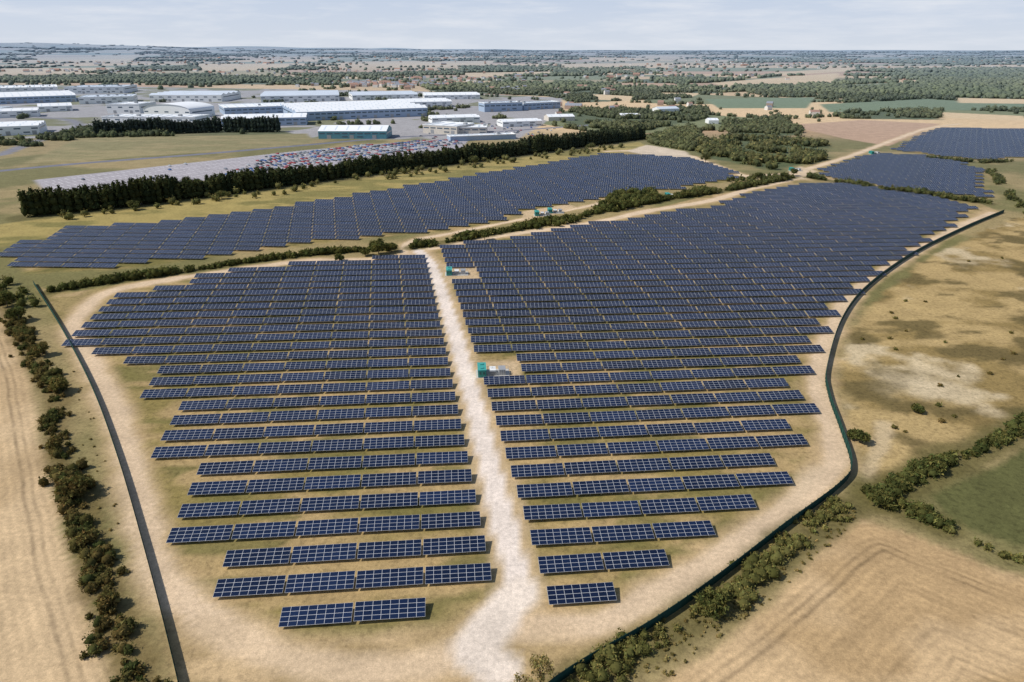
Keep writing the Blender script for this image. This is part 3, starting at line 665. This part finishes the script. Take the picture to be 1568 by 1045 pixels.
for (u,v,n_,sx,sy,sc) in [(600,131,120,130,90,1),(680,124,50,200,120,1),(800,110,60,500,250,1),(1150,102,60,700,400,1.1),(250,98,70,900,500,1.3),(450,112,40,300,200,1),(1000,120,30,300,150,1),(1400,95,70,1000,500,1.4),(700,92,90,1600,700,1.5),(950,165,14,160,80,1),(900,140,20,160,90,1),(60,110,50,400,150,1.2)]:
    X,Y=site(u,v)
    for i in range(n_):
        a=X+R.normal(0,sx);b_=Y+R.normal(0,sy);big=R.rand()<.08
        house(a,b_,float(hgt(np.array([a]),np.array([b_]))[0])+(1 if sc>1.2 else 0),R.uniform(4,8)*sc*(2.2 if big else 1),R.uniform(3.5,5)*sc*(1.6 if big else 1),R.uniform(5,7.5),R.uniform(-.5,.5),int(R.rand()<.6),2+int(R.rand()<.5))
m.obj('distant_town',[hw,hw2,hr1,hr2])
# ------------------------------------------------------------------ PARKING LOT, CARS
wl=plain('road_marking_paint',(.8,.8,.79),.7,0,.1)
mk=MB()
la=np.array(site(130,283));lb=np.array(site(560,228));ld=(lb-la)/np.hypot(*(lb-la));ln_=np.array([-ld[1],ld[0]])
Lr=np.hypot(*(lb-la));LP=[]
for r_ in range(-3,8):
    off=r_*17.0
    for s in np.arange(-60,Lr+160,5.0):
        p=la+ld*s+ln_*off
        if poly_sd(np.array([p[0]]),np.array([p[1]]),LOT,50)[0]>-5: continue
        LP.append((p[0],p[1],s,r_))
        q=p+ln_*10.;t=ld*.16
        mk.quad((p[0]-t[0],p[1]-t[1],.03),(p[0]+t[0],p[1]+t[1],.03),(q[0]+t[0],q[1]+t[1],.03),(q[0]-t[0],q[1]-t[1],.03))
mk.obj('parking_bay_markings',[wl])
def carmesh(paint):
    m=MB();prof=[(-2.15,.35),(-2.2,.8),(-1.9,.95),(-1.5,1.0),(-1.0,1.42),(.5,1.45),(1.15,1.0),(2.0,.85),(2.2,.6),(2.15,.35)]
    wd=lambda z:.88 if z<1.1 else .68
    for (a,b_) in zip(prof[:-1],prof[1:]):
        g=1 if (a[1]<1.2)!=(b_[1]<1.2) else 0
        m.quad((a[0],-wd(a[1]),a[1]),(a[0],wd(a[1]),a[1]),(b_[0],wd(b_[1]),b_[1]),(b_[0],-wd(b_[1]),b_[1]),g)
    for s in(-1,1):
        m.poly([(-2.15,s*.88,.35),(-2.2,s*.88,.8),(-1.9,s*.88,.95),(-1.5,s*.88,1.0),(1.15,s*.88,1.0),(2.0,s*.88,.85),(2.2,s*.88,.6),(2.15,s*.88,.35)],0)
        m.quad((-1.5,s*.88,1.0),(1.15,s*.88,1.0),(.5,s*.68,1.45),(-1.0,s*.68,1.42),1)
        for wx in(-1.35,1.35):
            pts=[(wx+.33*math.cos(t),s*.9,.33+.33*math.sin(t)) for t in np.linspace(0,2*math.pi,11)[:-1]];m.poly(pts,2)
            for k in range(10): a=pts[k];b_=pts[(k+1)%10];m.quad(a,b_,(b_[0],s*.7,b_[2]),(a[0],s*.7,a[2]),2)
    return m.mesh('parked_car',[paint,gl,dark])
cms=[carmesh(plain('car_paint',c_,.3,.1,.02,.6,.6)) for c_ in[(.75,.75,.75),(.04,.04,.05),(.35,.36,.38),(.06,.16,.45),(.5,.04,.03),(.15,.16,.17)]]
nc=0;ang=math.atan2(ln_[1],ln_[0])
for (X,Y,s,r_) in LP:
    p=.02 if X<-245 else .85
    for k in (2.6,7.4):
        if R.rand()<p and nc<420:
            o=bpy.data.objects.new('parked_car',cms[R.randint(0,6)]);o.location=(X+ld[0]*2.5+ln_[0]*k,Y+ld[1]*2.5+ln_[1]*k,0);o.rotation_euler=(0,0,ang+R.normal(0,.03));link(o);nc+=1
for i in range(90):
    X,Y=site(R.uniform(640,860),R.uniform(188,213))
    o=bpy.data.objects.new('parked_car',cms[R.randint(0,6)]);o.location=(X,Y,0);o.rotation_euler=(0,0,R.choice([0,1.57])+.3);link(o)
# ------------------------------------------------------------------ LIGHT, SKY
EL=math.radians(47);AZ=math.radians(-100)   # sun to the left, slightly behind camera
sd=bpy.data.lights.new('sun','SUN');sd.energy=4.2;sd.angle=math.radians(.5);sd.color=(1,.95,.87)
so=bpy.data.objects.new('sun',sd);link(so)
from mathutils import Vector
dirn=Vector((math.sin(AZ)*math.cos(EL),math.cos(AZ)*math.cos(EL),math.sin(EL)))
so.rotation_euler=dirn.to_track_quat('Z','Y').to_euler();so.location=(-100,0,200)
w=bpy.data.worlds.new('World');scene.world=w;w.use_nodes=True;nt=w.node_tree;bgn=nt.nodes['Background']
sk=N(nt,'ShaderNodeTexSky',sky_type='NISHITA');sk.sun_disc=False;sk.sun_elevation=EL;sk.sun_rotation=AZ;sk.air_density=1.0;sk.dust_density=.6;sk.ozone_density=1.5
tc=N(nt,'ShaderNodeTexCoord')
sx=N(nt,'ShaderNodeSeparateXYZ');nt.links.new(tc.outputs['Generated'],sx.inputs[0])
# pale aerosol layer low on the horizon, fading upward
hm=N(nt,'ShaderNodeMapRange');hm.interpolation_type='SMOOTHSTEP';nt.links.new(sx.outputs['Z'],hm.inputs['Value'])
for k_,v_ in (('From Min',.02),('From Max',.40),('To Min',.92),('To Max',.05)): hm.inputs[k_].default_value=v_
gr_=N(nt,'ShaderNodeMapRange');nt.links.new(sx.outputs['Z'],gr_.inputs['Value']);gr_.inputs['From Min'].default_value=0;gr_.inputs['From Max'].default_value=.11
hc=N(nt,'ShaderNodeMix',data_type='RGBA');hc.inputs['A'].default_value=(6.7,7.3,8.3,1);hc.inputs['B'].default_value=(4.9,5.9,8.0,1);nt.links.new(gr_.outputs[0],hc.inputs['Factor'])
m1=N(nt,'ShaderNodeMix',data_type='RGBA');nt.links.new(hm.outputs[0],m1.inputs['Factor']);nt.links.new(sk.outputs[0],m1.inputs['A']);nt.links.new(hc.outputs['Result'],m1.inputs['B'])
mp=N(nt,'ShaderNodeMapping');mp.inputs['Scale'].default_value=(1,1,8);nt.links.new(tc.outputs['Generated'],mp.inputs['Vector'])
no=N(nt,'ShaderNodeTexNoise');no.inputs['Scale'].default_value=7;no.inputs['Detail'].default_value=8;no.inputs['Roughness'].default_value=.62;nt.links.new(mp.outputs[0],no.inputs['Vector'])
mr=N(nt,'ShaderNodeMapRange');mr.inputs['From Min'].default_value=.45;mr.inputs['From Max'].default_value=.70;mr.inputs['To Max'].default_value=.7;nt.links.new(no.outputs['Fac'],mr.inputs['Value'])
# cloud only low in the sky
cz=N(nt,'ShaderNodeMapRange');nt.links.new(sx.outputs['Z'],cz.inputs['Value']);cz.inputs['From Min'].default_value=.1;cz.inputs['From Max'].default_value=.35;cz.inputs['To Min'].default_value=1;cz.inputs['To Max'].default_value=.15
cm=N(nt,'ShaderNodeMath',operation='MULTIPLY');nt.links.new(mr.outputs[0],cm.inputs[0]);nt.links.new(cz.outputs[0],cm.inputs[1])
mix=N(nt,'ShaderNodeMix',data_type='RGBA');nt.links.new(cm.outputs[0],mix.inputs['Factor']);nt.links.new(m1.outputs['Result'],mix.inputs['A']);mix.inputs['B'].default_value=(7.8,8.1,8.7,1)
nt.links.new(mix.outputs['Result'],bgn.inputs['Color']);bgn.inputs['Strength'].default_value=.1
cd=bpy.data.cameras.new('camera');cd.lens=24;cd.sensor_width=36;cd.clip_end=120000;cd.clip_start=1
co=bpy.data.objects.new('camera',cd);link(co);co.location=(0,0,H);co.rotation_euler=(math.pi/2-PITCH,0,0);scene.camera=co
scene.view_settings.view_transform='Standard';scene.view_settings.look='None';scene.view_settings.exposure=0
